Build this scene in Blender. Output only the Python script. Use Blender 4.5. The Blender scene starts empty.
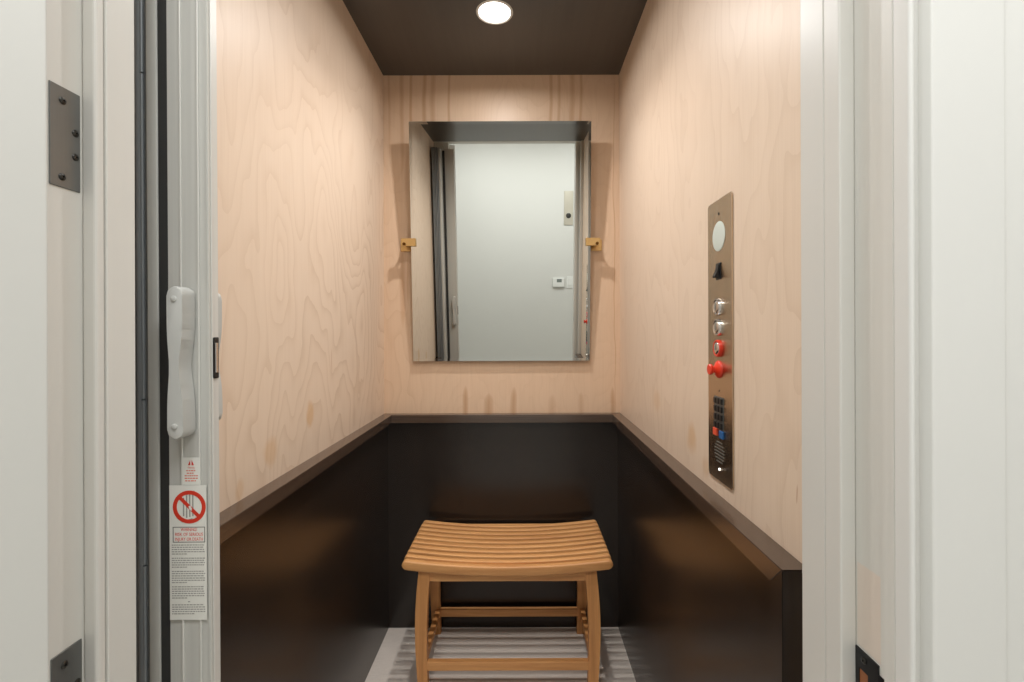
import bpy, bmesh, math, random
from mathutils import Vector, Matrix
C = bpy.context.scene
COL = C.collection
random.seed(7)
PI = math.pi

# ------------------------------------------------------------------ metrics (metres; camera above origin, +Y into the cab)
EYE = 1.144
XL, XR = -0.535, 0.383          # cab side walls
YB = 1.85                       # cab back wall
ZC = 2.141                      # cab ceiling
ZRAIL = 0.825                   # top of the dark wainscot rail
YF = 0.58                       # where the cab meets the landing wall
JL, JR = -0.4666, 0.3559           # door jamb faces; frame, hinges and strike plate scaled up about the camera
ZHEAD = 2.165
CX = (XL + XR) / 2

# ------------------------------------------------------------------ materials
def srgb(r, g, b):
    f = lambda c: (c / 255 / 12.92) if c / 255 <= 0.04045 else ((c / 255 + 0.055) / 1.055) ** 2.4
    return (f(r), f(g), f(b), 1.0)

def new_mat(name):
    m = bpy.data.materials.new(name)
    m.use_nodes = True
    nt = m.node_tree
    return m, nt, nt.nodes['Principled BSDF']

def N(nt, kind, **kw):
    n = nt.nodes.new(kind)
    for k, v in kw.items():
        if k.startswith('i_'):
            n.inputs[k[2:].replace('_', ' ')].default_value = v
        else:
            setattr(n, k, v)
    return n

def mth(nt, op, a, b=None, c=None, clamp=False):
    n = nt.nodes.new('ShaderNodeMath')
    n.operation = op
    n.use_clamp = clamp
    for i, v in enumerate((a, b, c)):
        if v is None:
            continue
        if isinstance(v, (int, float)):
            n.inputs[i].default_value = v
        else:
            nt.links.new(v, n.inputs[i])
    return n.outputs[0]

def mixc(nt, fac, a, b):
    n = nt.nodes.new('ShaderNodeMix')
    n.data_type = 'RGBA'
    for i, v in ((0, fac), (6, a), (7, b)):
        if isinstance(v, (int, float, tuple)):
            n.inputs[i].default_value = v
        else:
            nt.links.new(v, n.inputs[i])
    return n.outputs[2]

def plain(name, col, rough=0.5, metal=0.0, bump=0.0, bscale=200.0, var=0.04, spec=0.5):
    m, nt, b = new_mat(name)
    tc = N(nt, 'ShaderNodeTexCoord')
    nz = N(nt, 'ShaderNodeTexNoise', i_Scale=9.0, i_Detail=4.0)
    nt.links.new(tc.outputs['Object'], nz.inputs['Vector'])
    dark = tuple(c * (1 - 2 * var) for c in col[:3]) + (1,)
    nt.links.new(mixc(nt, nz.outputs['Fac'], dark, col), b.inputs['Base Color'])
    b.inputs['Roughness'].default_value = rough
    b.inputs['Metallic'].default_value = metal
    b.inputs['Specular IOR Level'].default_value = spec
    if bump:
        n2 = N(nt, 'ShaderNodeTexNoise', i_Scale=bscale, i_Detail=3.0)
        nt.links.new(tc.outputs['Object'], n2.inputs['Vector'])
        bp = N(nt, 'ShaderNodeBump', i_Strength=bump, i_Distance=0.001)
        nt.links.new(n2.outputs['Fac'], bp.inputs['Height'])
        nt.links.new(bp.outputs['Normal'], b.inputs['Normal'])
    return m

def brushed(name, col, rough=0.3, stretch=(300, 300, 3), metal=1.0):
    m, nt, b = new_mat(name)
    tc = N(nt, 'ShaderNodeTexCoord')
    mp = N(nt, 'ShaderNodeMapping')
    mp.inputs['Scale'].default_value = stretch
    nt.links.new(tc.outputs['Object'], mp.inputs['Vector'])
    nz = N(nt, 'ShaderNodeTexNoise', i_Scale=1.0, i_Detail=3.0)
    nt.links.new(mp.outputs[0], nz.inputs['Vector'])
    nt.links.new(mixc(nt, nz.outputs['Fac'], tuple(c * .82 for c in col[:3]) + (1,), col), b.inputs['Base Color'])
    r = mth(nt, 'MULTIPLY_ADD', nz.outputs['Fac'], 0.15, rough - 0.07)
    nt.links.new(r, b.inputs['Roughness'])
    b.inputs['Metallic'].default_value = metal
    return m

def blob(nt, sep, cu, cz, ru, rz, u, wob):
    """soft-edged irregular patch at (cu, cz): 1 inside, 0 outside"""
    du = mth(nt, 'DIVIDE', mth(nt, 'SUBTRACT', u, cu), ru)
    dz = mth(nt, 'DIVIDE', mth(nt, 'SUBTRACT', sep.outputs['Z'], cz), rz)
    d = mth(nt, 'SQRT', mth(nt, 'ADD', mth(nt, 'MULTIPLY', du, du), mth(nt, 'MULTIPLY', dz, dz)))
    d = mth(nt, 'ADD', d, wob)
    return mth(nt, 'MULTIPLY', mth(nt, 'SUBTRACT', 1.15, d), 1.6, clamp=True)

def veneer(name, base, line, seed, use_x, stripes=(), stains=(), contrast=0.5, nfig=1.0):
    """flat-sliced maple veneer, grain running up the wall"""
    m, nt, b = new_mat(name)
    tc = N(nt, 'ShaderNodeTexCoord')
    sep = N(nt, 'ShaderNodeSeparateXYZ')
    nt.links.new(tc.outputs['Object'], sep.inputs[0])
    u = sep.outputs['X' if use_x else 'Y']
    cmb = N(nt, 'ShaderNodeCombineXYZ')
    nt.links.new(u, cmb.inputs['X'])
    nt.links.new(sep.outputs['Z'], cmb.inputs['Z'])
    cmb.inputs['Y'].default_value = seed
    def noise(sx, sz, detail, rough=0.5, dist=0.0):
        mp = N(nt, 'ShaderNodeMapping')
        mp.inputs['Scale'].default_value = (sx, 1, sz)
        nt.links.new(cmb.outputs[0], mp.inputs['Vector'])
        nz = N(nt, 'ShaderNodeTexNoise', i_Scale=1.0, i_Detail=detail, i_Roughness=rough, i_Distortion=dist)
        nt.links.new(mp.outputs[0], nz.inputs['Vector'])
        return nz.outputs['Fac']
    # cathedral figure: contour lines of a slow height field stretched along the grain
    h = noise(3.2, 1.15, 3.0, 0.45)
    rip = noise(14.0, 9.0, 2.0)
    ph = mth(nt, 'ADD', mth(nt, 'MULTIPLY', h, 30.0 * nfig), mth(nt, 'MULTIPLY', rip, 1.0))
    fr = mth(nt, 'FRACT', ph)
    ln = mth(nt, 'POWER', fr, 4.0)                       # soft rise, sharp fall, as in growth rings
    fade = noise(2.1, 1.2, 1.0)
    ln = mth(nt, 'MULTIPLY', ln, mth(nt, 'MULTIPLY_ADD', fade, 1.6, -0.35, clamp=True))
    fib = noise(260.0, 5.0, 3.0, 0.6)
    wide = noise(9.0, 0.45, 2.0)
    col = mixc(nt, mth(nt, 'MULTIPLY', ln, contrast), base, line)
    col = mixc(nt, mth(nt, 'MULTIPLY', mth(nt, 'SUBTRACT', fib, 0.42, clamp=True), 0.55), col, line)
    pale = tuple(min(1, c * 1.10) for c in base[:3]) + (1,)
    col = mixc(nt, mth(nt, 'MULTIPLY_ADD', wide, 1.6, -0.5, clamp=True), col, mixc(nt, 0.45, col, pale))
    wob = mth(nt, 'MULTIPLY_ADD', noise(22.0, 16.0, 3.0), 1.5, -0.75)
    for cu, cz, ru, rz, st, cc in stains:
        col = mixc(nt, mth(nt, 'MULTIPLY', blob(nt, sep, cu, cz, ru, rz, u, wob), st), col, cc)
    wav = mth(nt, 'MULTIPLY_ADD', noise(3.0, 5.0, 2.0), 0.018, -0.009)
    for cu, w, z0, z1, st, cc in stripes:                # darker mineral streaks, and painted shade beside the mirror
        d = mth(nt, 'ABSOLUTE', mth(nt, 'SUBTRACT', mth(nt, 'ADD', u, wav), cu))
        zm, hh = (z0 + z1) / 2, (z1 - z0) / 2
        t = mth(nt, 'DIVIDE', mth(nt, 'ABSOLUTE', mth(nt, 'SUBTRACT', sep.outputs['Z'], zm)), hh)
        t = mth(nt, 'SUBTRACT', 1.0, mth(nt, 'POWER', t, 4.0), clamp=True)
        k = mth(nt, 'SUBTRACT', 1.0, mth(nt, 'DIVIDE', d, mth(nt, 'MULTIPLY_ADD', t, w, 0.0004)), clamp=True)
        k = mth(nt, 'MULTIPLY', mth(nt, 'POWER', k, 0.6), t)
        col = mixc(nt, mth(nt, 'MULTIPLY', k, st), col, cc)
    nt.links.new(col, b.inputs['Base Color'])
    b.inputs['Roughness'].default_value = 0.42
    b.inputs['Specular IOR Level'].default_value = 0.35
    return m

def grain(name, base, dark, axis, rough=0.45, scale=1.0, amount=0.8, spec=0.5, long=2.5, cross=45.0):
    """straight-grained timber; axis = the direction the grain runs"""
    m, nt, b = new_mat(name)
    tc = N(nt, 'ShaderNodeTexCoord')
    mp = N(nt, 'ShaderNodeMapping')
    s = [cross * scale] * 3
    s['XYZ'.index(axis)] = long * scale
    mp.inputs['Scale'].default_value = s
    oi = N(nt, 'ShaderNodeObjectInfo')
    off = N(nt, 'ShaderNodeVectorMath', operation='ADD')
    nt.links.new(tc.outputs['Object'], off.inputs[0])
    nt.links.new(oi.outputs['Random'], off.inputs[1])
    nt.links.new(off.outputs[0], mp.inputs['Vector'])
    nz = N(nt, 'ShaderNodeTexNoise', i_Scale=1.0, i_Detail=5.0, i_Roughness=0.62, i_Distortion=0.6)
    nt.links.new(mp.outputs[0], nz.inputs['Vector'])
    f = mth(nt, 'MULTIPLY_ADD', nz.outputs['Fac'], 2.2, -0.6, clamp=True)
    col = mixc(nt, mth(nt, 'MULTIPLY', f, amount), base, dark)
    tint = mth(nt, 'MULTIPLY', oi.outputs['Random'], 0.35)
    col = mixc(nt, tint, col, mixc(nt, 0.5, col, dark))
    nt.links.new(col, b.inputs['Base Color'])
    b.inputs['Roughness'].default_value = rough
    b.inputs['Specular IOR Level'].default_value = spec
    return m

STK = srgb(176, 126, 84)
STN = srgb(205, 160, 108)
BASE, LINE = srgb(222, 200, 178), srgb(194, 165, 138)
M = {}
M['veneer_left'] = veneer('maple_left', BASE, LINE, 3.7, False, contrast=0.9, nfig=.7,
    stains=[(1.20, 0.93, .022, .035, .55, STN), (1.01, 0.885, .03, .03, .4, STN), (0.90, 0.845, .012, .02, .35, STN)],
    stripes=[(1.34, .003, 1.02, 1.10, .5, STK)])
M['veneer_right'] = veneer('maple_right', srgb(224, 202, 180), LINE, 9.1, False, contrast=0.55, nfig=.7,
    stains=[(1.07, 0.90, .03, .035, .5, STN), (1.35, 0.95, .04, .03, .3, STN), (0.99, 0.86, .02, .02, .3, STN)],
    stripes=[(0.66, .0015, 0.90, 0.93, .7, STK)])
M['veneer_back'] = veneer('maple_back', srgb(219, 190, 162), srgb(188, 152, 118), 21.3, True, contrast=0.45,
    stripes=[(-.463, 0.0100, 1.72, 2.3, 0.41, STK), (-.427, 0.0070, 1.75, 2.3, 0.52, STK), (-.375, 0.0090, 1.7, 2.3, 0.56, STK),
             (-.342, 0.0120, 1.7, 2.3, 0.45, STK), (-.279, 0.0060, 1.75, 2.3, 0.52, STK), (-.512, 0.0060, 1.8, 2.3, 0.30, STK),
             (.117, 0.0080, 1.7, 2.3, 0.52, STK), (.148, 0.0070, 1.7, 2.3, 0.45, STK), (.198, 0.0120, 1.7, 2.3, 0.45, STK), (.232, 0.0070, 1.7, 2.3, 0.49, STK),
             (-.462, 0.0120, 1.15, 1.46, 0.41, STK), (-.442, 0.0050, 1.25, 1.44, 0.38, STK),  # both stand for the mirror's shadow, painted beside its left edge
             (-.217, 0.0120, .78, .935, 0.60, STK), (-.128, 0.0200, .78, .905, 0.56, STK), (-.03, 0.0140, .78, .93, 0.56, STK), (.12, 0.0160, .78, .90, 0.30, STK),
             (.23, 0.0120, .78, .91, 0.34, STK), (.352, 0.0100, .78, .93, 0.52, STK), (.362, 0.0016, .7, 2.3, 0.60, STK)])
M['laminate'] = grain('espresso_laminate', srgb(42, 33, 27), srgb(26, 21, 17), 'Z', rough=0.27, amount=0.9, spec=0.6, long=1.5, cross=70)
M['laminate_rail'] = grain('espresso_laminate_rail', srgb(88, 69, 56), srgb(54, 42, 34), 'Y', rough=0.19, amount=0.9, spec=1.0, long=3, cross=150)
M['laminate_rail_x'] = grain('espresso_laminate_rail_across', srgb(88, 69, 56), srgb(54, 42, 34), 'X', rough=0.19, amount=0.9, spec=1.0, long=3, cross=150)
M['cab_ceiling'] = grain('dark_ceiling_laminate', srgb(80, 76, 72), srgb(67, 63, 59), 'Y', rough=0.34, amount=0.6, spec=0.5)
M['teak_x'] = grain('teak_lengthwise', srgb(226, 170, 108), srgb(168, 108, 58), 'X', rough=0.5, amount=0.75)
M['teak_y'] = grain('teak_crosswise', srgb(220, 160, 98), srgb(160, 102, 54), 'Y', rough=0.5, amount=0.75)
M['teak_z'] = grain('teak_upright', srgb(218, 158, 96), srgb(160, 102, 54), 'Z', rough=0.5, amount=0.8)
M['white_paint'] = plain('white_gloss_paint', srgb(214, 212, 206), rough=0.38, var=0.008)
M['door_paint'] = plain('white_door_paint', srgb(222, 221, 217), rough=0.45, var=0.008)
M['leaf_paint'] = plain('door_leaf_paint', srgb(203, 202, 197), rough=0.45, var=0.008)
M['nickel'] = brushed('satin_nickel', srgb(196, 190, 176), rough=0.4, metal=.7)
M['hall_wall'] = plain('hall_wall_paint', srgb(208, 207, 202), rough=0.7, var=0.008, bump=0.1, bscale=300)
M['hall_floor'] = grain('hall_floor_oak', srgb(196, 192, 186), srgb(168, 164, 158), 'X', rough=0.5)
M['aluminium'] = brushed('grey_aluminium', srgb(203, 202, 196), rough=0.42, stretch=(250, 250, 2), metal=0.1)
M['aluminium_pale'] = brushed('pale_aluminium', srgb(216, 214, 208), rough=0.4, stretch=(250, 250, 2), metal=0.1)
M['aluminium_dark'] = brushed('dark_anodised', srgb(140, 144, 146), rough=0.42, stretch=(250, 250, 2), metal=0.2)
M['gap_shade'] = plain('dark_gap_shade', srgb(48, 48, 47), rough=0.6)
M['grey_plastic'] = plain('grey_handle_plastic', srgb(190, 190, 186), rough=0.4, var=0.01)
M['black_plastic'] = plain('black_plastic', srgb(22, 22, 23), rough=0.35)
M['steel'] = brushed('brushed_steel', srgb(124, 125, 123), rough=0.36, metal=.6, stretch=(300, 300, 4))
M['panel_metal'] = brushed('bronze_brushed_plate', srgb(214, 192, 166), rough=0.22, stretch=(500, 500, 6))
def brush_bump(m, scale):
    """fine vertical scratches that spread reflections sideways"""
    nt = m.node_tree
    tc = N(nt, 'ShaderNodeTexCoord'); mp = N(nt, 'ShaderNodeMapping'); mp.inputs['Scale'].default_value = scale
    nz = N(nt, 'ShaderNodeTexNoise', i_Scale=1.0, i_Detail=2.0)
    bp = N(nt, 'ShaderNodeBump', i_Strength=0.5, i_Distance=0.0006)
    nt.links.new(tc.outputs['Object'], mp.inputs['Vector']); nt.links.new(mp.outputs[0], nz.inputs['Vector'])
    nt.links.new(nz.outputs['Fac'], bp.inputs['Height']); nt.links.new(bp.outputs['Normal'], nt.nodes['Principled BSDF'].inputs['Normal'])
brush_bump(M['panel_metal'], (900, 900, 3))
M['chrome'] = plain('polished_chrome', srgb(215, 215, 215), rough=0.12, metal=1.0, var=0.01)
M['brass'] = plain('brass', srgb(210, 176, 120), rough=0.3, metal=0.9, var=0.03)
M['brass_dark'] = plain('dark_brass_screw', srgb(110, 72, 28), rough=0.35, metal=0.9)  # clamp screws are a darker brass than the brackets
M['screw'] = plain('dark_screw', srgb(70, 69, 66), rough=0.35, metal=0.9)
M['blackened'] = plain('blackened_strike', srgb(44, 44, 46), rough=0.35, metal=0.7)
M['raw_wood'] = grain('raw_pine', srgb(176, 112, 66), srgb(130, 74, 38), 'Z')
M['lens_milky'] = plain('milky_indicator', srgb(206, 214, 206), rough=0.3, var=0.01)
M['red_plastic'] = plain('red_plastic', srgb(222, 56, 30), rough=0.3, var=0.02)
M['orange_plastic'] = plain('orange_red_key', srgb(226, 84, 56), rough=0.4, var=0.02)
M['blue_plastic'] = plain('blue_key', srgb(36, 92, 150), rough=0.4, var=0.02)
M['sticker'] = plain('sticker_paper', srgb(222, 221, 214), rough=0.5, var=0.01)
M['ink_red'] = plain('red_ink', srgb(206, 52, 32), rough=0.5, var=0.02)
M['ink_pink'] = plain('thin_red_ink', srgb(214, 110, 92), rough=0.5, var=0.02)
M['ink_grey'] = plain('grey_ink', srgb(120, 118, 114), rough=0.5, var=0.02)
M['ink_light'] = plain('pale_grey_ink', srgb(150, 148, 143), rough=0.5, var=0.02)
M['white_plastic'] = plain('white_plastic', srgb(222, 222, 218), rough=0.4, var=0.01)
M['lcd'] = plain('grey_display', srgb(120, 126, 122), rough=0.25, var=0.02)
M['edge_glass'] = plain('dark_glass_edge', srgb(60, 62, 60), rough=0.2, var=0.02)

def mirror_mat():
    m, nt, b = new_mat('silvered_mirror')
    tc = N(nt, 'ShaderNodeTexCoord')
    nz = N(nt, 'ShaderNodeTexNoise', i_Scale=3.0)
    nt.links.new(tc.outputs['Object'], nz.inputs['Vector'])
    nt.links.new(mixc(nt, nz.outputs['Fac'], (.70, .71, .68, 1), (.72, .73, .70, 1)), b.inputs['Base Color'])
    b.inputs['Metallic'].default_value = 1.0
    b.inputs['Roughness'].default_value = 0.0
    return m
M['mirror'] = mirror_mat()

def emit(name, col, strength):
    m, nt, b = new_mat(name)
    b.inputs['Base Color'].default_value = (.9, .9, .9, 1)
    b.inputs['Emission Color'].default_value = col
    b.inputs['Emission Strength'].default_value = strength
    return m
M['lamp_lens'] = emit('lit_lamp_lens', (1.0, .97, .93, 1), 4.0)
M['led'] = emit('lit_led', (1, 1, .95, 1), 3.0)

def floor_mat():
    m, nt, b = new_mat('woven_vinyl_floor')
    tc = N(nt, 'ShaderNodeTexCoord')
    def nz(scale, detail):
        mp = N(nt, 'ShaderNodeMapping')
        mp.inputs['Scale'].default_value = scale
        nt.links.new(tc.outputs['Object'], mp.inputs['Vector'])
        n = N(nt, 'ShaderNodeTexNoise', i_Scale=1.0, i_Detail=detail)
        nt.links.new(mp.outputs[0], n.inputs['Vector'])
        return n.outputs['Fac']
    a, c = nz((25, 420, 1), 3.0), nz((420, 60, 1), 2.0)
    f = mth(nt, 'ADD', mth(nt, 'MULTIPLY', a, .6), mth(nt, 'MULTIPLY', c, .4))
    nt.links.new(mixc(nt, f, srgb(186, 175, 164), srgb(226, 215, 204)), b.inputs['Base Color'])
    b.inputs['Roughness'].default_value = 0.75
    bp = N(nt, 'ShaderNodeBump', i_Strength=0.3, i_Distance=0.001)
    nt.links.new(f, bp.inputs['Height'])
    nt.links.new(bp.outputs['Normal'], b.inputs['Normal'])
    return m
M['floor'] = floor_mat()

def jamb_mat():
    """white gloss paint with the bare, pinkish repaired patch above the strike plate and faint vertical brush marks"""
    m, nt, b = new_mat('painted_jamb_with_repair_patch')
    tc = N(nt, 'ShaderNodeTexCoord')
    sep = N(nt, 'ShaderNodeSeparateXYZ')
    nt.links.new(tc.outputs['Object'], sep.inputs[0])
    mp = N(nt, 'ShaderNodeMapping')
    mp.inputs['Scale'].default_value = (180, 180, 2)
    nt.links.new(tc.outputs['Object'], mp.inputs['Vector'])
    nz = N(nt, 'ShaderNodeTexNoise', i_Scale=1.0, i_Detail=2.0)
    nt.links.new(mp.outputs[0], nz.inputs['Vector'])
    col = mixc(nt, nz.outputs['Fac'], srgb(210, 208, 201), srgb(216, 214, 208))
    wob = mth(nt, 'MULTIPLY', nz.outputs['Fac'], 0.002)
    def inside(out, lo, hi, soft):
        c, hh = (lo + hi) / 2, (hi - lo) / 2
        d = mth(nt, 'ABSOLUTE', mth(nt, 'SUBTRACT', mth(nt, 'ADD', out, wob), c))
        return mth(nt, 'DIVIDE', mth(nt, 'SUBTRACT', hh + soft, d), soft * 2, clamp=True)
    k = mth(nt, 'MULTIPLY', inside(sep.outputs['Y'], .473, .5056, .0008), inside(sep.outputs['Z'], .812, .899, .001))
    k = mth(nt, 'MULTIPLY', k, 0.75)
    nt.links.new(mixc(nt, k, col, srgb(222, 206, 192)), b.inputs['Base Color'])
    b.inputs['Roughness'].default_value = 0.38
    return m
M['jamb_right'] = jamb_mat()

# ------------------------------------------------------------------ mesh helpers
def bm_new():
    return bmesh.new()

def bx(bm, x0, x1, y0, y1, z0, z1):
    vs = [bm.verts.new((x, y, z)) for x in (x0, x1) for y in (y0, y1) for z in (z0, z1)]
    for f in ((0, 1, 3, 2), (4, 6, 7, 5), (0, 4, 5, 1), (2, 3, 7, 6), (0, 2, 6, 4), (1, 5, 7, 3)):
        bm.faces.new([vs[i] for i in f])
    return vs

def rbox(x0, x1, y0, y1, z0, z1, r=0.002, seg=2):
    bm = bm_new()
    bx(bm, x0, x1, y0, y1, z0, z1)
    if r:
        bmesh.ops.bevel(bm, geom=list(bm.edges), offset=r, segments=seg, affect='EDGES', profile=0.5)
    return bm

def prism(pts, axis, a0, a1, r=0.0, seg=2):
    """extrude a closed 2-D outline along axis. pts are the two other coordinates in XYZ order"""
    bm = bm_new()
    def co(p, a):
        q = list(p)
        q.insert('XYZ'.index(axis), a)
        return q
    lo = [bm.verts.new(co(p, a0)) for p in pts]
    hi = [bm.verts.new(co(p, a1)) for p in pts]
    n = len(pts)
    for i in range(n):
        j = (i + 1) % n
        bm.faces.new((lo[i], lo[j], hi[j], hi[i]))
    bm.faces.new(lo[::-1])
    bm.faces.new(hi)
    if r:
        es = [e for e in bm.edges if abs(e.verts[0].co['XYZ'.index(axis)] - e.verts[1].co['XYZ'.index(axis)]) < 1e-7]
        bmesh.ops.bevel(bm, geom=es, offset=r, segments=seg, affect='EDGES', profile=0.5)
    return bm

def lathe(prof, origin, direction, n=32, close=False):
    """turn a (radius, height) profile about an axis through origin"""
    bm = bm_new()
    d = Vector(direction).normalized()
    q = d.to_track_quat('Z', 'Y')
    o = Vector(origin)
    rings = []
    for r, h in prof:
        if r < 1e-6:
            rings.append([bm.verts.new(o + q @ Vector((0, 0, h)))])
        else:
            rings.append([bm.verts.new(o + q @ Vector((r * math.cos(2 * PI * k / n), r * math.sin(2 * PI * k / n), h))) for k in range(n)])
    for a, b in zip(rings, rings[1:]):
        for k in range(n):
            l = (k + 1) % n
            if len(a) == 1:
                bm.faces.new((a[0], b[k], b[l]))
            elif len(b) == 1:
                bm.faces.new((a[k], a[l], b[0]))
            else:
                bm.faces.new((a[k], a[l], b[l], b[k]))
    return bm

def obj(name, bm, mat, parent=None, smooth=False, mats=None):
    bmesh.ops.recalc_face_normals(bm, faces=bm.faces)
    me = bpy.data.meshes.new(name)
    bm.to_mesh(me)
    bm.free()
    for m in (mats or [mat]):
        me.materials.append(m)
    if smooth:
        for p in me.polygons:
            p.use_smooth = True
        try:
            me.set_sharp_from_angle(angle=math.radians(40))
        except Exception:
            pass
    o = bpy.data.objects.new(name, me)
    COL.objects.link(o)
    if parent:
        o.parent = parent
        o.matrix_parent_inverse = parent.matrix_basis.inverted()
    return o

def thing(name, label, cat, loc=(0, 0, 0), group=None, rot=(0, 0, 0)):
    o = bpy.data.objects.new(name, None)
    o.empty_display_size = 0.05
    COL.objects.link(o)
    o.location = loc
    o.rotation_euler = rot
    o['label'] = label
    o['category'] = cat
    if group:
        o['group'] = group
    return o

def structure(name, bm, mat, label=None, **kw):
    o = obj(name, bm, mat, **kw)
    o['kind'] = 'structure'
    if label:
        o['label'] = label
    return o

def struct_root(name, label, loc=(0, 0, 0)):
    o = bpy.data.objects.new(name, None)
    o.empty_display_size = 0.05
    COL.objects.link(o)
    o.location = loc
    o['kind'] = 'structure'
    o['label'] = label
    return o

def dup(root, label, loc):
    """copy a thing with its parts and their sub-parts to a new place"""
    r = root.copy(); COL.objects.link(r); r.location = loc; r['label'] = label
    for ch in list(root.children):
        c = ch.copy(); COL.objects.link(c); c.parent = r
        c.matrix_parent_inverse = ch.matrix_parent_inverse.copy()
        for g in list(ch.children):
            d = g.copy(); COL.objects.link(d); d.parent = c
            d.matrix_parent_inverse = g.matrix_parent_inverse.copy()
    return r

# ------------------------------------------------------------------ cab shell
def slab(*a):
    bm = bm_new(); bx(bm, *a); return bm

structure('wall_left', slab(XL - .03, XL, YF, YB, 0, ZC), M['veneer_left'], 'left cab wall in pale maple veneer above dark wainscot')
structure('wall_right', slab(XR, XR + .03, YF, YB, 0, ZC), M['veneer_right'], 'right cab wall in pale maple veneer holding the control panel')
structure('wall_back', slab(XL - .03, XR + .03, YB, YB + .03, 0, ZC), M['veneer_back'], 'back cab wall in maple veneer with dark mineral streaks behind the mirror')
structure('floor', slab(XL - .03, XR + .03, YF - .06, YB + .03, -.02, 0), M['floor'], 'grey woven floor of the elevator cab')

# cab ceiling with two round cut-outs for the downlights
LIGHTS = [(-.0807, 1.486), (-.0807, 1.07)]
def ceiling_bm():
    bm = bm_new()
    x0, x1, z0, z1 = XL - .03, XR + .03, ZC, ZC + .03
    YN = .606
    n, r = 32, .050
    cuts = sorted(LIGHTS, key=lambda p: p[1])
    bounds = [YN] + [(cuts[0][1] + cuts[1][1]) / 2] + [YB + .03]
    for (cx, cy), ya, yb in zip(cuts, bounds, bounds[1:]):
        rect, ring = [], []
        for k in range(n):
            a = 2 * PI * k / n + PI / 4
            c, s = math.cos(a), math.sin(a)
            ring.append((cx + r * c, cy + r * s))
            m = max(abs(c), abs(s))
            u, v = c / m, s / m
            rect.append((x0 + (u + 1) / 2 * (x1 - x0), ya + (v + 1) / 2 * (yb - ya)))
        A = [bm.verts.new((*p, z0)) for p in rect]
        B = [bm.verts.new((*p, z0)) for p in ring]
        T = [bm.verts.new((*p, z1)) for p in ring]
        for k in range(n):
            l = (k + 1) % n
            bm.faces.new((A[k], A[l], B[l], B[k]))
            bm.faces.new((B[k], B[l], T[l], T[k]))
    bx(bm, x0, x1, YN, YB + .03, z1 + .03, z1 + .04)
    return bm
structure('ceiling', ceiling_bm(), M['cab_ceiling'], 'dark brown laminate ceiling of the cab')

# wainscots: a dark panel standing off the wall, capped by a square rail
PT, RT, RH = .016, .038, .031
YRE = .631                                              # near end of the right-hand rail
t = struct_root('trim_1', 'dark wainscot with square cap rail on the left cab wall', (XL, 1.3, 0))
obj('wainscot_panel', slab(XL, XL + .019, .70, YB, .0, ZRAIL - RH), M['laminate'], t)
obj('cap_rail', prism([(XL, .70), (XL + RT, .70), (XL + RT, YB - RT), (XL, YB)], 'Z', ZRAIL - RH, ZRAIL, .0012), M['laminate_rail'], t)
t = struct_root('trim_2', 'dark wainscot with square cap rail on the back cab wall behind the bench', (CX, YB, 0))
obj('wainscot_panel', slab(XL + .019, XR - .014, YB - .017, YB, .0, ZRAIL - RH), M['laminate'], t)
obj('cap_rail', prism([(XL, YB), (XL + RT, YB - RT), (XR - RT, YB - RT), (XR, YB)], 'Z', ZRAIL - RH, ZRAIL, .0012), M['laminate_rail_x'], t)
t = struct_root('trim_3', 'dark wainscot on the right cab wall with cap rail mitred into an upright end stile', (XR, 1.2, 0))
obj('wainscot_panel', slab(XR - .014, XR, YRE + .02, YB, .0, ZRAIL - RH), M['laminate'], t)
# cap rail: mitred at the back corner (plan) and at the near end (elevation)
bm = bm_new()
P = {}
for tag, x, yb in (('o', XR, YB), ('i', XR - RT, YB - RT)):
    P[tag + 'nt'] = bm.verts.new((x, YRE, ZRAIL)); P[tag + 'nb'] = bm.verts.new((x, YRE + RH, ZRAIL - RH))
    P[tag + 'ft'] = bm.verts.new((x, yb, ZRAIL)); P[tag + 'fb'] = bm.verts.new((x, yb, ZRAIL - RH))
for f in (('ont', 'int', 'ift', 'oft'), ('onb', 'ofb', 'ifb', 'inb'), ('int', 'inb', 'ifb', 'ift'), ('ont', 'oft', 'ofb', 'onb'), ('ont', 'onb', 'inb', 'int'), ('oft', 'ift', 'ifb', 'ofb')):
    bm.faces.new([P[k] for k in f])
bmesh.ops.bevel(bm, geom=list(bm.edges), offset=.001, segments=2, affect='EDGES')
obj('cap_rail', bm, M['laminate_rail'], t)
bm = prism([(YRE, 0.0), (YRE, ZRAIL), (YRE + RH, ZRAIL - RH), (YRE + RH, 0.0)], 'X', XR - RT, XR)
bmesh.ops.bevel(bm, geom=list(bm.edges), offset=.001, segments=2, affect='EDGES')
obj('end_stile', bm, M['laminate'], t)

# ------------------------------------------------------------------ landing wall, door frame, hall behind the camera
WY0, WY1 = .4557, .572            # landing wall thickness
HX0, HX1, HY, HZ = -1.5, 1.7, -1.05, 2.7
bm = bm_new()
bx(bm, HX0, JL - .015, WY0, WY1, 0, HZ)
bx(bm, JR + .015, HX1, WY0, WY1, 0, HZ)
bx(bm, JL - .015, JR + .015, WY0, WY1, ZHEAD + .015, HZ)
structure('wall_front', bm, M['white_paint'], 'white landing wall around the elevator doorway')
structure('wall_hall', slab(HX0 - .05, HX1 + .05, HY - .05, HY, 0, HZ), M['hall_wall'], 'white hall wall facing the elevator, seen in the mirror')
structure('wall_hall_left', slab(HX0 - .05, HX0, HY, WY1, 0, HZ), M['hall_wall'])
structure('wall_hall_right', slab(HX1, HX1 + .05, HY, WY1, 0, HZ), M['hall_wall'])
structure('floor_hall', slab(HX0, HX1, HY, .52, -.02, 0), M['hall_floor'])
structure('ceiling_hall', slab(HX0, HX1, HY, WY1, HZ, HZ + .02), M['hall_wall'])
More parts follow.
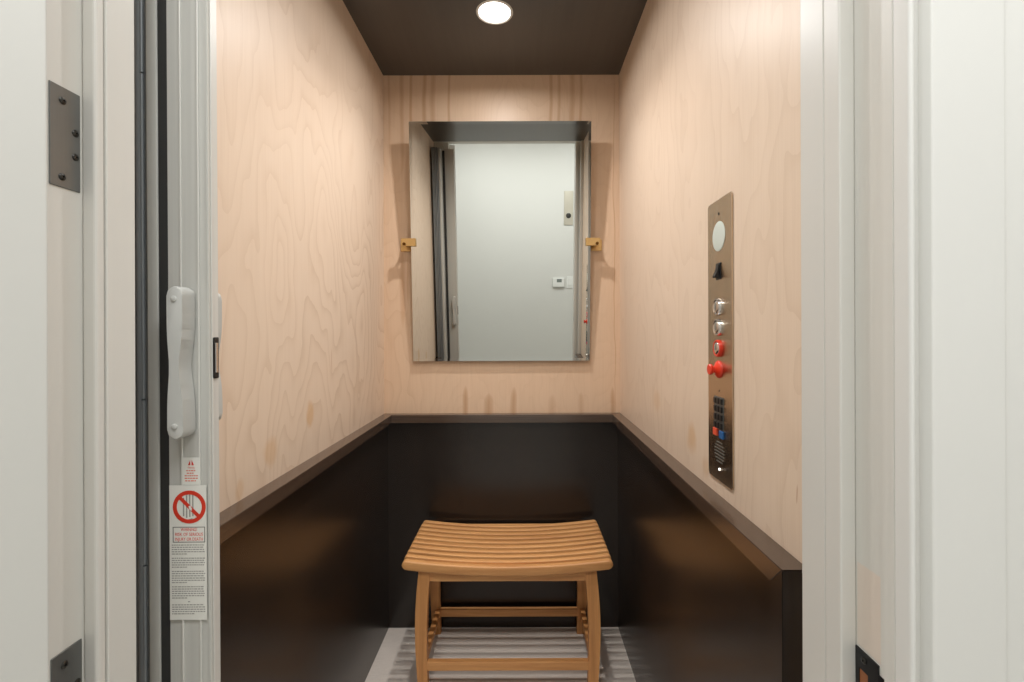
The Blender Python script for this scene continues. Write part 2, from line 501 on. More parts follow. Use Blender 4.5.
# dark filler above the cab ceiling line between landing wall and cab
structure('trim_11', slab(XL - .03, XR + .03, WY1, .585, ZC + .002, HZ), M['white_paint'])
structure('trim_12', slab(XL - .03, XR + .03, .587, .606, ZC - .001, HZ), M['white_paint'])

# door frame: jamb linings and stops
t = struct_root('trim_4', 'white painted right door jamb with stop, weather groove and repaired paint patch', (JR, .47, 0))
obj('jamb', rbox(JR, JR + .015, .4545, WY1, 0, ZHEAD + .015, .001), M['jamb_right'], t)
bm = rbox(JR - .0163, JR, .5333, .577, 0, ZHEAD - .015, .0012)
obj('door_stop', bm, M['white_paint'], t)
obj('weather_strip', rbox(JR - .0168, JR, .5058, .532, 0, ZHEAD - .015, .002, 3), M['white_paint'], t)
t = struct_root('trim_5', 'white painted left door jamb with stop beside the folding gate', (JL, .47, 0))
obj('jamb', rbox(JL - .015, JL, .461, .558, 0, ZHEAD + .015, .001), M['white_paint'], t)
obj('door_stop', rbox(JL, JL + .0163, .5165, .5544, 0, ZHEAD - .015, .0012), M['white_paint'], t)
obj('weather_strip', rbox(JL, JL + .0154, .504, .5154, 0, ZHEAD - .015, .003, 3), M['white_paint'], t)
t = struct_root('trim_6', 'white painted head of the door frame', (CX, .47, ZHEAD))
obj('jamb', rbox(JL, JR, .468, WY1, ZHEAD, ZHEAD + .015, .001), M['white_paint'], t)
obj('door_stop', rbox(JL + .0163, JR - .0163, .505, .56, ZHEAD - .015, ZHEAD, .0012), M['white_paint'], t)

# moulded casing: one profile (offset from the opening, height off the wall), mitred round the door
def arc(cx, cy, r, a0, a1, n=6):
    return [(cx + r * math.cos(math.radians(a0 + (a1 - a0) * k / n)), cy + r * math.sin(math.radians(a0 + (a1 - a0) * k / n))) for k in range(n + 1)]
prof = [(.000, 0.0)] + arc(.003, .0150, .003, 180, 45, 6) + [(.0060, .0150)] + [(.0068, .0062), (.0182, .0062)] + arc(.0225, .0160, .0022, 175, 90, 5) + [(.086, .0182)] + arc(.087, .0172, .001, 90, 0, 3) + [(.088, .0155), (.110, .0155)] + arc(.110, .0125, .003, 90, 0, 3) + [(.113, 0)]
def casing_bm(side):
    x0 = (JR + .0004) if side > 0 else (JL - .0004)
    return prism([(x0 + side * a, WY0 - .002 - b) for a, b in prof], 'Z', 0, ZHEAD + .005)
structure('trim_7', casing_bm(1), M['door_paint'], 'white moulded casing on the right of the doorway', smooth=True)
structure('trim_8', casing_bm(-1), M['door_paint'], 'white moulded casing on the left of the doorway', smooth=True)
structure('trim_9', prism([(WY0 - .002 - b, ZHEAD + .006 + a) for a, b in prof], 'X', JL - .1, JR + .1), M['door_paint'], 'white moulded head casing over the doorway', smooth=True)
structure('trim_10', rbox(.366, XR, YF + .001, .622, ZRAIL, ZC, .001), M['white_paint'], 'narrow white return strip at the near end of the right cab wall')

# swing door, opened about 127 degrees into the hall: only the near strip of its face shows
PIN = Vector((JL + .0038, .4572, 0))
phi = math.radians(127)
t = struct_root('door_1', 'white painted swing door folded back into the hall', (PIN.x, PIN.y, 0))
t.rotation_euler = (0, 0, -phi)
bpy.context.view_layer.update()
W = JR - JL - .006
dw = obj('door_leaf', rbox(.0015, W, .0087, .0467, .008, ZHEAD - .004, .0015), M['leaf_paint'])
dw.parent = t
for z in (.95,):
    k = obj('door_knob', lathe([(.026, 0), (.026, .006), (.011, .009), (.010, .030), (.020, .036), (.026, .048), (.024, .058), (.014, .064), (0, .065)], (W - .06, .0467, z), (0, 1, 0), 24), M['steel'], smooth=True)
    k.parent = t

# hinges let into the left jamb
def plus_screw(name, c, d, r, parent):
    s = obj(name, lathe([(r, 0), (r, r * .18), (r * .75, r * .42), (r * .28, r * .5), (r * .2, r * .1), (0, r * .1)], c, d, 20), M['screw'], parent, smooth=True)
    return s
HG = 'butt hinges on the left door jamb'
hz = [(1.3426, 'brushed steel butt hinge high on left white jamb, all four screws showing'),
      (0.7697, 'brushed steel butt hinge at the bottom left corner of the view'),
      (1.9155, 'brushed steel butt hinge on left jamb above the frame, edge-on in mirror')]
hinge = None
for z, lab in hz:
    if hinge is None:
        hinge = thing('door_hinge', lab, 'hinge', (JL, .486, z), HG)
        leaf = rbox(JL - .001, JL + .0013, .4693, .502, z - .0512, z + .0512, .0005, 1)
        obj('leaf', leaf, M['steel'], hinge)
        for y, dz in ((.4823, .0369), (.4961, .0092), (.4961, -.0157), (.4817, -.0407)):
            plus_screw('screw', (JL + .0012, y, z + dz), (1, 0, 0), .0037, hinge)
        obj('knuckle', lathe([(0, -.051), (.0044, -.051), (.0044, .051), (0, .051)], (PIN.x - .0005, PIN.y, z), (0, 0, 1), 16), M['steel'], hinge, smooth=True)
        h0 = z
    else:
        dup(hinge, lab, (JL, .486, z))

# strike plate on the right jamb
sz0, sz1 = .738, .8087
t = thing('strike_plate', 'blackened metal strike plate low on the right white jamb, bare wood in its hole', 'strike plate', (JR, .488, .775))
bm = bm_new()
hy0, hy1, hz0, hz1 = .4877, .5002, .7545, .7887
for y0, y1, z0, z1 in ((hy1, .5056, sz0, sz1), (.4736, hy0, sz0, sz1), (hy0, hy1, hz1, sz1), (hy0, hy1, sz0, hz0)):
    bx(bm, JR - .0016, JR + .0005, y0, y1, z0, z1)
bmesh.ops.remove_doubles(bm, verts=bm.verts, dist=1e-6)
obj('plate', bm, M['blackened'], t)
obj('lip', prism([(JR - .0016, .4736), (JR + .0005, .4736), (JR + .0025, .4660), (JR + .0005, .4655)], 'Z', sz0 + .009, sz1 - .009), M['blackened'], t)
obj('latch_hole', slab(JR - .0008, JR - .0002, hy0, hy1, hz0, hz1), M['raw_wood'], t)
for z in (sz1 - .008, sz0 + .008):
    plus_screw('screw', (JR - .0015, .4931, z), (-1, 0, 0), .0036, t)

# ------------------------------------------------------------------ folding gate
GY0, GY1 = .618, .6345           # leading post, front and cab face
GX0, GX1 = -.460, -.4056  # gate coordinates scaled slightly about the camera, handles and stickers included
gate = thing('folding_gate', 'grey aluminium folding gate pushed open against the left wall, with pull handles and warning stickers', 'gate', (-.43, .626, EYE))
post = bm_new()
prof2 = [(GX0, GY1), (GX0, GY0 + .001)]
prof2 += [(GX1 - .0030, GY0 + .001), (GX1 - .0030, GY0 - .0008), (GX1 - .0008, GY0 - .0008), (GX1, GY0 + .0008), (GX1, GY1)]
post.free()
ZG = 2.09
obj('leading_post', prism(prof2, 'Z', .012, ZG), M['aluminium'], gate)
obj('edge_strip', rbox(GX1, GX1 + .0012, GY0 + .003, GY1 - .0005, .012, ZG, .0004, 1), M['aluminium_pale'], gate)
for rx in (-.4424, -.4196):                              # two thin raised ribs; their paler colour paints the light on their edges
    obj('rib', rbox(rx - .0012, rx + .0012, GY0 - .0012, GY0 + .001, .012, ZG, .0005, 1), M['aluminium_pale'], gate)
# folded leaves stacked behind the post
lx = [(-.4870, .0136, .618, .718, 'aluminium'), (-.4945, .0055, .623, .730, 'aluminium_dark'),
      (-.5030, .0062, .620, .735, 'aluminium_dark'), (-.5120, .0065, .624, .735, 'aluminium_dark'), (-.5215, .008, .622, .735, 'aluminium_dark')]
for x, w, y0, y1, mt in lx:
    obj('fold_panel', rbox(x, x + w, y0, y1, .014, ZG - .01, .0015, 2), M[mt], gate, smooth=True)
# hinge strips joining neighbouring leaves, with joints where the lengths butt
for x in (-.4881, -.4958):
    bm = bm_new()
    for z0, z1 in ((.02, .838), (.840, 1.055), (1.057, 1.483), (1.485, ZG - .02)):
        b2 = lathe([(0, z0), (.0022, z0), (.0022, z1), (0, z1)], (x, .6225, 0), (0, 0, 1), 12)
        me = bpy.data.meshes.new('tmp'); b2.to_mesh(me); b2.free(); bm.from_mesh(me); bpy.data.meshes.remove(me)
    obj('hinge_strip', bm, M['aluminium_dark'], gate, smooth=True)
obj('gap_shade_strip', rbox(-.4732, GX0, GY0 + .002, GY1 + .01, .014, ZG - .01, .001), M['gap_shade'], gate)  # dark strip put in for the shade of the gap beside the post

# wave-profiled pull handles on both faces
def handle_bm(y_face, sgn, xc, z0, z1):
    """hourglass-waisted grip standing off the post, rounded at both ends"""
    n, pts_l, pts_r, L = 48, [], [], z1 - z0
    for k in range(n + 1):
        s = k / n
        waist = math.exp(-((s - .47) / .16) ** 2)
        hw_l = .0098 - .0026 * waist
        hw_r = .0098 - .0050 * waist
        e = min(s, 1 - s) * L
        r = .0098
        f = 1.0 if e > r else math.sqrt(max(0, 1 - ((r - e) / r) ** 2)) * .85 + .15
        pts_l.append((xc - hw_l * f, z0 + s * L))
        pts_r.append((xc + hw_r * f, z0 + s * L))
    a, b = sorted((y_face + sgn * .0235, y_face + sgn * .0002))
    bm = prism(pts_l + pts_r[::-1], 'Y', a, b)
    yo = y_face + sgn * .0235
    es = [e for e in bm.edges if all(abs(v.co.y - yo) < 1e-6 for v in e.verts)]
    bmesh.ops.bevel(bm, geom=es, offset=.0016, segments=3, affect='EDGES', profile=.5)
    return bm
hd = obj('pull_handle', handle_bm(GY0 - .0008, -1, -.4338, 1.0095, 1.2016), M['grey_plastic'], gate, smooth=True)
for z in (1.186, 1.026):
    s = obj('screw_cap', lathe([(.0037, 0), (.0037, .0010), (.0026, .0016), (0, .0016)], (-.4345, GY0 - .0243, z), (0, -1, 0), 18), M['grey_plastic'], smooth=True)
    s.parent = hd
hd2 = obj('pull_handle', handle_bm(GY1, 1, -.4245, 1.02, 1.2), M['grey_plastic'], gate, smooth=True)
# latch let into the edge
lt = obj('latch', rbox(GX1 + .0006, GX1 + .0028, .622, .6325, 1.083, 1.137, .0018, 2), M['black_plastic'], gate)
bl = obj('latch_bolt', rbox(GX1 + .002, GX1 + .0036, .6252, .6302, 1.090, 1.130, .0008, 2), M['chrome'])
bl.parent = lt
lt['label'] = 'black latch with a steel bolt'

# stickers on the post
def flat(outline, y0, y1):
    return prism(outline, 'Y', y0, y1)
SY = GY0 - .0009
def rect(x0, x1, z0, z1):
    return [(x0, z0), (x1, z0), (x1, z1), (x0, z1)]
def sub(o, parent):
    o.parent = parent
    return o
def ring_bm(cx, cz, r0, r1, y0, y1, n=48):
    bm = bm_new()
    vs = [[bm.verts.new((cx + r * math.cos(2 * PI * k / n), y, cz + r * math.sin(2 * PI * k / n))) for k in range(n)] for r, y in ((r0, y0), (r1, y0), (r1, y1), (r0, y1))]
    for a in range(4):
        A, B = vs[a], vs[(a + 1) % 4]
        for k in range(n):
            l = (k + 1) % n
            bm.faces.new((A[k], A[l], B[l], B[k]))
    return bm
def text_bm(body, x, z, size, y, width=None):
    cu = bpy.data.curves.new('t', 'FONT')
    cu.body = body; cu.size = size; cu.align_x = 'CENTER'; cu.align_y = 'CENTER'; cu.resolution_u = 3
    o = bpy.data.objects.new('t', cu); COL.objects.link(o)
    bpy.context.view_layer.update()
    dg = bpy.context.evaluated_depsgraph_get()
    me = bpy.data.meshes.new_from_object(o.evaluated_get(dg))
    sx = 1.0
    xs = [v.co.x for v in me.vertices]
    if width:
        sx = width / (max(xs) - min(xs))
    bm = bm_new(); bm.from_mesh(me)
    for v in bm.verts:
        v.co = Vector((x + v.co.x * sx, y, z + v.co.y))
    bpy.data.objects.remove(o); bpy.data.curves.remove(cu); bpy.data.meshes.remove(me)
    r = bmesh.ops.extrude_face_region(bm, geom=list(bm.faces))
    for v in r['geom']:
        if isinstance(v, bmesh.types.BMVert):
            v.co.y -= .00012
    return bm
def merge(bms):
    out = bm_new()
    for b in bms:
        me = bpy.data.meshes.new('m'); b.to_mesh(me); b.free(); out.from_mesh(me); bpy.data.meshes.remove(me)
    return out
def words(x0, x1, z, h, y, ragged=0.0):
    """a line of print too small to read: a row of word-length strokes"""
    bms = []
    x = x0
    end = x1 - ragged * (x1 - x0)
    while x < end - .001:
        w = random.uniform(.0016, .0042)
        bms.append(flat(rect(x, min(x + w, end), z, z + h), y, y - .00010))
        x += w + .0008
    return bms

s1 = obj('warning_sticker', flat(rect(-.4417, -.4184, .9457, .9813), SY, SY - .0004), M['sticker'], gate)
s1['label'] = 'small white sticker with a red mark'
y1 = SY - .0004
sub(obj('red_mark', merge([flat([(-.4341, .9712), (-.4311, .9712), (-.4313, .9778)], y1, y1 - .00015), flat([(-.4295, .9712), (-.4264, .9712), (-.4293, .9778)], y1, y1 - .00015)]), M['ink_red']), s1)
tx = [text_bm('Warning', -.4302, .9681, .0034, y1, .009)]
for i, rag in enumerate((.35, .45, .0, .0, .1)):
    tx += words(-.4386 + rag * .006, -.4215, .9635 - i * .0033, .0014, y1, rag * .6)
sub(obj('print', merge(tx), M['ink_pink']), s1)

s2 = obj('warning_label', flat(rect(-.4586, -.4105, .7706, .9452), SY - .0001, SY - .0005), M['sticker'], gate)
s2['label'] = 'tall white label with a red no-entry ring and lines of small print'
y2 = SY - .0005
rcx, rcz = -.4326, .9171
# grey sketch of a gate and a figure behind the ring
g = []
for dx, h0, h1 in ((-.0075, -.012, .012), (-.0035, -.014, .015), (.0005, -.013, .0165), (.0045, -.012, .016)):
    g.append(flat(rect(rcx + dx - .0009, rcx + dx + .0009, rcz + h0, rcz + h1), y2, y2 - .0001))
g.append(flat([(rcx - .004, rcz + .0165), (rcx + .0065, rcz + .0215), (rcx + .0065, rcz + .0195), (rcx - .004, rcz + .0150)], y2, y2 - .0001))
g.append(flat([(rcx - .010, rcz - .0185), (rcx + .004, rcz - .0145), (rcx + .004, rcz - .0160), (rcx - .010, rcz - .0200)], y2, y2 - .0001))
sub(obj('sketch', merge(g), M['ink_light']), s2)
sub(obj('ring', ring_bm(rcx, rcz, .0163, .0214, y2 - .0001, y2 - .0003), M['ink_red']), s2)
d = .0165 * math.cos(PI / 4); w = .0023 * math.cos(PI / 4)
sub(obj('slash', flat([(rcx - d - w, rcz + d - w), (rcx - d + w, rcz + d + w), (rcx + d + w, rcz - d + w), (rcx + d - w, rcz - d - w)], y2 - .0001, y2 - .00028), M['ink_red']), s2)
hand = flat([(rcx - .001, rcz + .001), (rcx + .0014, rcz + .0018), (rcx + .0035, rcz - .002), (rcx + .0030, rcz - .0052), (rcx + .0004, rcz - .0030)], y2 - .00028, y2 - .0004)
sub(obj('figure', hand, M['sticker']), s2)
bz0, bz1 = .8710, .8914
bo, bi = rect(-.4544, -.4123, bz0, bz1), rect(-.4534, -.4133, bz0 + .001, bz1 - .001)
fr = [flat(rect(-.4544, -.4123, bz1 - .0010, bz1), y2, y2 - .00012), flat(rect(-.4544, -.4123, bz0, bz0 + .0010), y2, y2 - .00012),
      flat(rect(-.4544, -.4533, bz0, bz1), y2, y2 - .00012), flat(rect(-.4134, -.4123, bz0, bz1), y2, y2 - .00012)]
sub(obj('box_outline', merge(fr), M['ink_grey']), s2)
tx = [text_bm('WARNING!', -.4333, .8876, .0060, y2, .021), text_bm('RISK OF SERIOUS', -.4333, .8814, .0060, y2, .036), text_bm('INJURY OR DEATH', -.4333, .8751, .0060, y2, .036)]
sub(obj('heading', merge(tx), M['ink_red']), s2)
tx = []
z = .8671
for n in (5, 5, 6, 6):
    for i in range(n):
        tx += words(-.4558, -.4125, z, .00125, y2, .55 if i == n - 1 else random.uniform(0, .04))
        z -= .0029
    z -= .0026
tx += words(-.4352, -.4321, z + .0006, .0013, y2)
z -= .0034
for i in range(5):
    tx += words(-.4558, -.4125, z, .00125, y2, .3 if i == 4 else random.uniform(0, .04))
    z -= .0029
sub(obj('small_print', merge(tx), M['ink_light']), s2)
# the open post hangs a fraction out of plumb
lean = math.radians(.17)
gate.rotation_euler = (0, -lean, 0)

# ------------------------------------------------------------------ tilted vanity mirror with two brass brackets
MX, MZ, MY, TILT = -.0775, 1.478, YB - .044, math.radians(4.0)
MW, MH, BV = .3405, .450, .010
mroot = thing('wall_mirror', 'frameless rectangular wall mirror with a narrow cut-glass edge, hanging above the bench', 'mirror', (MX, MY, MZ))
bm = bm_new()
f_in = [bm.verts.new((x * (MW - BV), -.003, z * (MH - BV))) for x, z in ((-1, -1), (1, -1), (1, 1), (-1, 1))]
f_out = [bm.verts.new((x * MW, -.0033, z * MH)) for x, z in ((-1, -1), (1, -1), (1, 1), (-1, 1))]
bm.faces.new(f_in)
for i in range(4):
    j = (i + 1) % 4
    bm.faces.new((f_in[i], f_in[j], f_out[j], f_out[i]))
bk = [bm.verts.new((x * MW, -.0020, z * MH)) for x, z in ((-1, -1), (1, -1), (1, 1), (-1, 1))]
for i in range(4):
    j = (i + 1) % 4
    bm.faces.new((f_out[i], f_out[j], bk[j], bk[i]))
bm.faces.new(bk[::-1])
o = obj('mirror_glass', bm, M['mirror']); o.parent = mroot
bm = bm_new(); bx(bm, -MW, MW, -.0019, .004, -MH, MH)
o = obj('backing', bm, M['edge_glass']); o.parent = mroot
mroot.rotation_euler = (TILT, 0, 0)

BG = 'brass pivot brackets of the mirror'
for s, lab in ((-1, 'square brass bracket gripping the left edge of the tilted mirror'), (1, 'square brass bracket gripping the right edge of the tilted mirror')):
    ex = MX + s * MW
    zc = 1.478
    br = thing('mirror_bracket', lab, 'bracket', (ex, YB, zc), BG)
    a, b = sorted((ex + s * .008, ex + s * .050))
    obj('wall_plate', rbox(a, b, YB - .006, YB, zc - .0235, zc + .0205, .0015), M['brass'], br)
    obj('standoff', lathe([(.0065, 0), (.0065, .046)], (ex + s * .024, YB - .005, zc - .001), (0, -1, 0), 20), M['brass'], br, smooth=True)
    a, b = sorted((ex - s * .019, ex + s * .036))
    obj('clip_arm', rbox(a, b, YB - .0555, YB - .050, zc - .012, zc + .018, .0012), M['brass'], br)
    obj('clamp_screw', lathe([(.0058, 0), (.0058, .005), (.0045, .0065), (.002, .0065), (.002, .003), (0, .003)], (ex + s * .024, YB - .0553, zc - .004), (0, -1, 0), 20), M['brass_dark'], br, smooth=True)

# ------------------------------------------------------------------ control panel on the right wall
def cp(y, z):
    return (XR, y, z)
PX = XR - .003
cpn = thing('control_panel', 'tall narrow brushed metal control panel on the right maple wall', 'control panel', (XR, .917, 1.13))
pz0, pz1, py0, py1 = .854, 1.396, .8570, .9670
obj('face_plate', prism([(py0 + .005, pz0), (py0, pz0 + .005), (py0, pz1 - .005), (py0 + .005, pz1), (py1 - .005, pz1), (py1, pz1 - .005), (py1, pz0 + .005), (py1 - .005, pz0)], 'X', PX, XR, .0006), M['panel_metal'], cpn)
YC = .9135
def Z(y, px):                                            # height of a point on the panel plane from its row in the view
    return EYE - (px - 331) * XR / (475 * XR / y) 
zz = lambda row, y=YC: EYE - (row - 331) * y / 475
IN = (-1, 0, 0)
obj('screw', lathe([(.0028, 0), (.0028, .0004), (.0014, .0006), (0, .0006)], (PX, YC, zz(214.5)), IN, 16), M['screw'], cpn, smooth=True)
obj('indicator_lamp', lathe([(.0285, 0), (.0285, .0006), (.027, .0010), (.015, .0012), (0, .0013)], (PX, YC, zz(237)), IN, 40), M['lens_milky'], cpn, smooth=True)
rz = zz(272)
rk = obj('rocker_switch', rbox(PX - .0015, PX, YC - .0110, YC + .0110, rz - .0160, rz + .0160, .0005, 1), M['black_plastic'], cpn)
rp = obj('rocker', prism([(PX - .0012, rz + .0125), (PX - .0035, rz + .012), (PX - .0050, rz), (PX - .0105, rz - .0095), (PX - .0095, rz - .0125), (PX - .0012, rz - .0125)], 'Y', YC - .0060, YC + .0060, .0006), M['black_plastic'])
rp.parent = rk
for row, mt, nm in ((307.5, 'chrome', 'floor_button'), (328, 'chrome', 'floor_button'), (349, 'red_plastic', 'alarm_button')):
    c = (PX, YC, zz(row))
    f = obj(nm, lathe([(.0165, 0), (.0165, .004), (.0155, .0058), (.0140, .0062), (.0122, .0050), (.0122, .0022)], c, IN, 36), M[mt], cpn, smooth=True)
    k = obj('button_cap', lathe([(.0120, .0015), (.0120, .0050), (.0105, .0064), (.005, .0070), (0, .0072)], c, IN, 36), M['chrome'])
    k.parent = f
    for p in k.data.polygons: p.use_smooth = True
    if nm == 'alarm_button': f['label'] = 'red-ringed push button with a silver cap'
kn = obj('stop_knob', lathe([(.0170, 0), (.0170, .002), (.0150, .0045), (.0095, .0070), (.0068, .009), (.0066, .0125), (.0085, .0140), (.0100, .0150), (.0105, .0185), (.0095, .0200), (0, .0203)], (PX, YC, zz(370)), IN, 36), M['red_plastic'], cpn, smooth=True)
kn['label'] = 'red pull knob'
obj('screw', lathe([(.0016, 0), (.0016, .0004), (0, .0005)], (PX, YC, zz(391.5)), IN, 12), M['screw'], cpn)
kb = obj('keypad', rbox(PX - .0008, PX, .8935, .9355, zz(430.5), zz(397.5), .0003, 1), M['steel'], cpn)
for r in range(4):
    for c in range(3):
        y = .9275 - c * .0130
        z = zz(401.5 + 8.1 * r)
        k = obj('key', rbox(PX - .0042, PX - .0006, y - .0048, y + .0048, z - .0056, z + .0056, .0009, 2), M['black_plastic'])
        k.parent = kb
# the gap frame between keys is paler metal showing through
for (y, mt, nm, lab) in ((.928, 'orange_plastic', 'call_key', 'orange-red square key'), (.8995, 'blue_plastic', 'help_key', 'blue square key')):
    z = zz(433.5 if y > .92 else 434.2)
    k = obj(nm, rbox(PX - .004, PX, y - .0085, y + .0085, z - .0072, z + .0072, .0012, 2), M[mt], cpn)
    k['label'] = lab
gz = zz(453)
gr = []
for i in range(-3, 4):
    h = i * .0062
    w = math.sqrt(max(.0, .0225 ** 2 - h * h))
    gr.append(prism([(YC - w, gz + h - .0009), (YC + w, gz + h - .0009), (YC + w, gz + h + .0009), (YC - w, gz + h + .0009)], 'X', PX - .0011, PX))
obj('speaker_grille', merge(gr), M['steel'], cpn)
obj('status_light', lathe([(.0022, 0), (.0022, .001), (0, .002)], (PX, YC, zz(470)), IN, 16), M['led'], cpn, smooth=True)

# ------------------------------------------------------------------ teak bench
BX, BYF, BYB = -.046, 1.464, 1.802
L = .652
bench = thing('bench', 'slatted teak bench with a dished seat standing against the dark back wainscot', 'bench', (BX, (BYF + BYB) / 2, 0))
HEND, SAG = .4365, .021
def zt(x):
    return HEND - SAG + SAG * (2 * x / L) ** 2
def slat_bm(y0, y1, th, r):
    """a dished slat, rounded in section and at both ends"""
    xs = [-L / 2 + L * k / 28 for k in range(29)]
    ends = [.0006, .002, .0045, .008, .0125]
    xs = sorted(set([round(x, 5) for x in xs] + [round(-L / 2 + e, 5) for e in ends] + [round(L / 2 - e, 5) for e in ends]))
    sect = []
    hw, hh = (y1 - y0) / 2, th / 2
    for cx, cz, a0 in ((hw - r, hh - r, 0), (-hw + r, hh - r, 90), (-hw + r, -hh + r, 180), (hw - r, -hh + r, 270)):
        for k in range(4):
            a = math.radians(a0 + 30 * k)
            sect.append((cx + r * math.cos(a), cz + r * math.sin(a)))
    bm = bm_new()
    rows = []
    R = th * .48
    for x in xs:
        e = min(x + L / 2, L / 2 - x)
        f = 1.0 if e >= R else max(.12, math.sqrt(max(0, 1 - ((R - e) / R) ** 2)))
        fy = 1.0 if e >= .003 else .93
        rows.append([bm.verts.new((BX + x, (y0 + y1) / 2 + a * fy, zt(x) - hh + c * f)) for a, c in sect])
    n = len(sect)
    for A, B in zip(rows, rows[1:]):
        for k in range(n):
            l = (k + 1) % n
            bm.faces.new((A[k], A[l], B[l], B[k]))
    bm.faces.new(rows[0][::-1]); bm.faces.new(rows[-1])
    return bm
NS = 10
pitch = (BYB - BYF) / NS
for k in range(NS):
    y0 = BYF + pitch * k
    first = k in (0, NS - 1)
    obj('slat', slat_bm(y0, y0 + pitch - (.0156 if k else .0110), .029 if first else .020, .0050 if k == 0 else .0024), M['teak_x'], bench, smooth=True)
LT = .405                                               # where legs meet the seat frame
def leg_bm(side, yc, half, sh=0.0):
    bm = bm_new()
    rows = []
    for k in range(15):
        t_ = k / 14
        z = LT * t_
        off = .0055 + .0125 * math.sin(PI * min(1, t_ * 1.02)) * (.55 + .45 * t_) - .0055 * t_
        w = .0150 + .0035 * math.sin(PI * .5 * min(1, t_ * 1.4))
        dd = .0125 + .0015 * t_
        cx = BX + sh + side * (half + off)
        rows.append([bm.verts.new((cx + a * w, yc + b * dd, z)) for a, b in ((-1, -1), (1, -1), (1, 1), (-1, 1))])
    for A, B in zip(rows, rows[1:]):
        for i in range(4):
            j = (i + 1) % 4
            bm.faces.new((A[i], A[j], B[j], B[i]))
    bm.faces.new(rows[0][::-1]); bm.faces.new(rows[-1])
    es = [e for e in bm.edges if abs(e.verts[0].co.z - e.verts[1].co.z) > .01]
    bmesh.ops.bevel(bm, geom=es, offset=.003, segments=2, affect='EDGES', profile=.5)
    return bm
YLF, YLB = 1.490, 1.805
for side in (-1, 1):
    obj('leg', leg_bm(side, YLF, .2580), M['teak_z'], bench, smooth=True)
    obj('leg', leg_bm(side, YLB, .2665, -.006), M['teak_z'], bench, smooth=True)
for yc, half, zs in ((YLF, .2570, .085), (YLB, .2645, .064)):
    obj('apron', rbox(BX - half, BX + half, yc - .008, yc + .010, .363, .4085, .0015), M['teak_x'], bench)
    obj('stretcher', rbox(BX - half - .004, BX + half + .004, yc - .010, yc + .010, zs, zs + .027, .002), M['teak_x'], bench)
for side in (-1, 1):
    x = BX + side * .266
    obj('apron', rbox(x - .009, x + .009, YLF, YLB, .372, .412, .0015), M['teak_y'], bench)
    x = BX + side * .272
    obj('stretcher', rbox(x - .009, x + .009, YLF, YLB, .070, .096, .002), M['teak_y'], bench)

# ------------------------------------------------------------------ downlights
DG = 'recessed round downlights in the cab ceiling'
dl = None
for (x, y), lab in zip(LIGHTS, ('lit round recessed downlight with white trim in dark ceiling, the one in view', 'round recessed downlight in the dark ceiling nearer the door')):
    if dl is None:
        dl = thing('downlight', lab, 'ceiling light', (x, y, ZC), DG)
        obj('trim_ring', lathe([(.0495, .018), (.0500, .000), (.0510, -.0024), (.053, -.003), (.0570, -.0018), (.058, 0), (.0520, .0)], (x, y, ZC), (0, 0, 1), 48), M['white_plastic'], dl, smooth=True)
        obj('lens', lathe([(.0498, .002), (.03, .001), (0, .0005)], (x, y, ZC), (0, 0, 1), 48), M['lamp_lens'], dl, smooth=True)
    else:
        dup(dl, lab, (x, y, ZC))
    # the fitting throws a wide glow and, from its reflector, a tighter beam
    for nm, deg, e in (('downlight_glow', 166, 2.3 if y > 1.2 else 1.1), ('downlight_beam', 124, 2.0 if y > 1.2 else 1.5)):
        sp = bpy.data.lights.new(nm, 'AREA')
        sp.shape = 'DISK'
        sp.size = 0.036
        sp.energy = e
        sp.spread = math.radians(deg)
        sp.color = (1.0, .985, .97)
        so = bpy.data.objects.new(nm, sp)
        so.location = (x, y, ZC - .004)
        COL.objects.link(so)

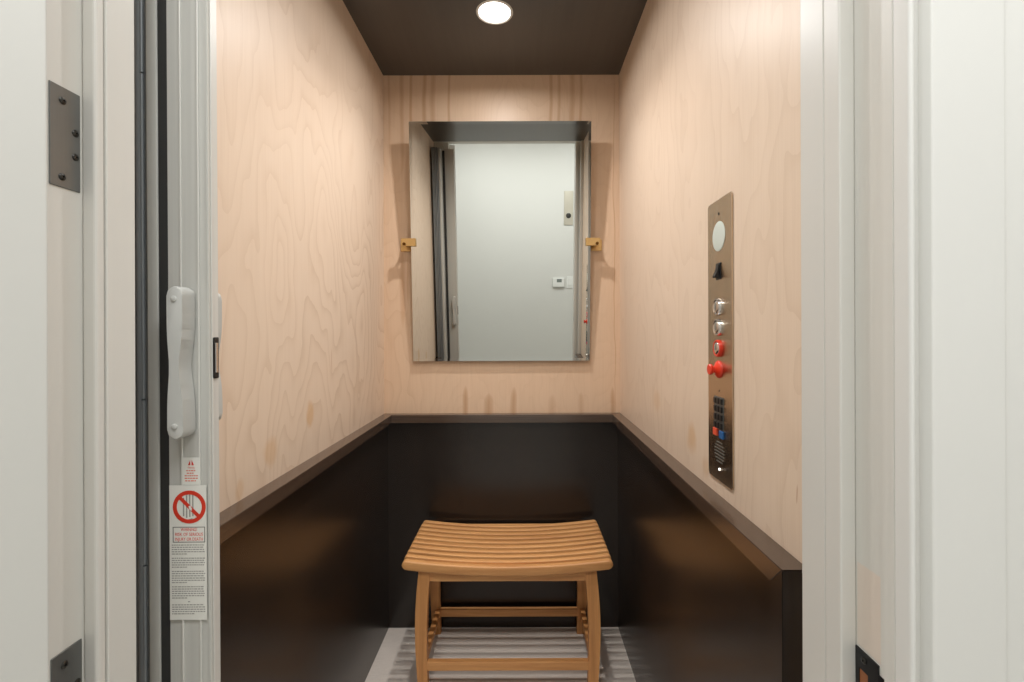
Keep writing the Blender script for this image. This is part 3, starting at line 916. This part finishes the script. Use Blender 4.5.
# ------------------------------------------------------------------ on the hall wall, seen only in the mirror
t = thing('thermostat', 'white wall thermostat with grey display, seen reflected in the mirror', 'thermostat', (.363, HY, 1.22))
obj('body', rbox(.305, .421, HY - .001, HY + .02, 1.175, 1.265, .006, 3), M['white_plastic'], t)
obj('display', rbox(.347, .395, HY + .0195, HY + .021, 1.222, 1.254, .001), M['lcd'], t)
t = thing('light_switch', 'white light switch beside the thermostat, seen reflected in the mirror', 'light switch', (.478, HY, 1.22))
obj('plate', rbox(.443, .515, HY, HY + .006, 1.165, 1.280, .002), M['white_plastic'], t)
obj('paddle', rbox(.462, .496, HY + .005, HY + .010, 1.188, 1.257, .002), M['white_plastic'], t)
t = thing('intercom_plate', 'tall brushed metal plate with round button on hall wall, seen in the mirror', 'wall plate', (.455, HY, 1.93))
obj('plate', rbox(.412, .500, HY - .001, HY + .006, 1.77, 2.09, .002), M['nickel'], t)
obj('button', lathe([(.024, 0), (.024, .006), (.018, .008), (.017, .005), (0, .005)], (.456, HY + .006, 1.86), (0, 1, 0), 28), M['screw'], t, smooth=True)

# ------------------------------------------------------------------ hall lamps and world
for x, y, e in ((-.35, -.15, 15), (.6, -.15, 15)):
    al = bpy.data.lights.new('hall_ceiling_lamp', 'AREA')
    al.shape = 'DISK'; al.size = .6; al.energy = e; al.color = (.965, .985, 1.0)
    ao = bpy.data.objects.new('hall_ceiling_lamp', al)
    ao.location = (x, y, HZ - .03)
    COL.objects.link(ao)
w = bpy.data.worlds.new('World'); C.world = w
w.use_nodes = True
w.node_tree.nodes['Background'].inputs[0].default_value = (.8, .85, .9, 1)
w.node_tree.nodes['Background'].inputs[1].default_value = 0.15

# ------------------------------------------------------------------ camera
cam = bpy.data.cameras.new('Camera')
cam.sensor_width = 36
cam.lens = 475 / 1024 * 36
cam.shift_x = -9.5 / 1024
cam.shift_y = -10 / 1024
cam.clip_start = .02
co = bpy.data.objects.new('Camera', cam)
co.matrix_world = Matrix.Translation((0, 0, EYE)) @ Matrix.Rotation(PI / 2, 4, 'X') @ Matrix.Rotation(math.radians(-.2), 4, 'Z')
COL.objects.link(co)
C.camera = co
C.view_settings.view_transform = 'Standard'
C.view_settings.look = 'None'
C.view_settings.gamma = 1
C.view_settings.use_curve_mapping = False
C.view_settings.exposure = 0.5
C.cycles.use_denoising = True
C.cycles.caustics_reflective = False
C.cycles.sample_clamp_indirect = 6
C.cycles.max_bounces = 14
C.cycles.diffuse_bounces = 8
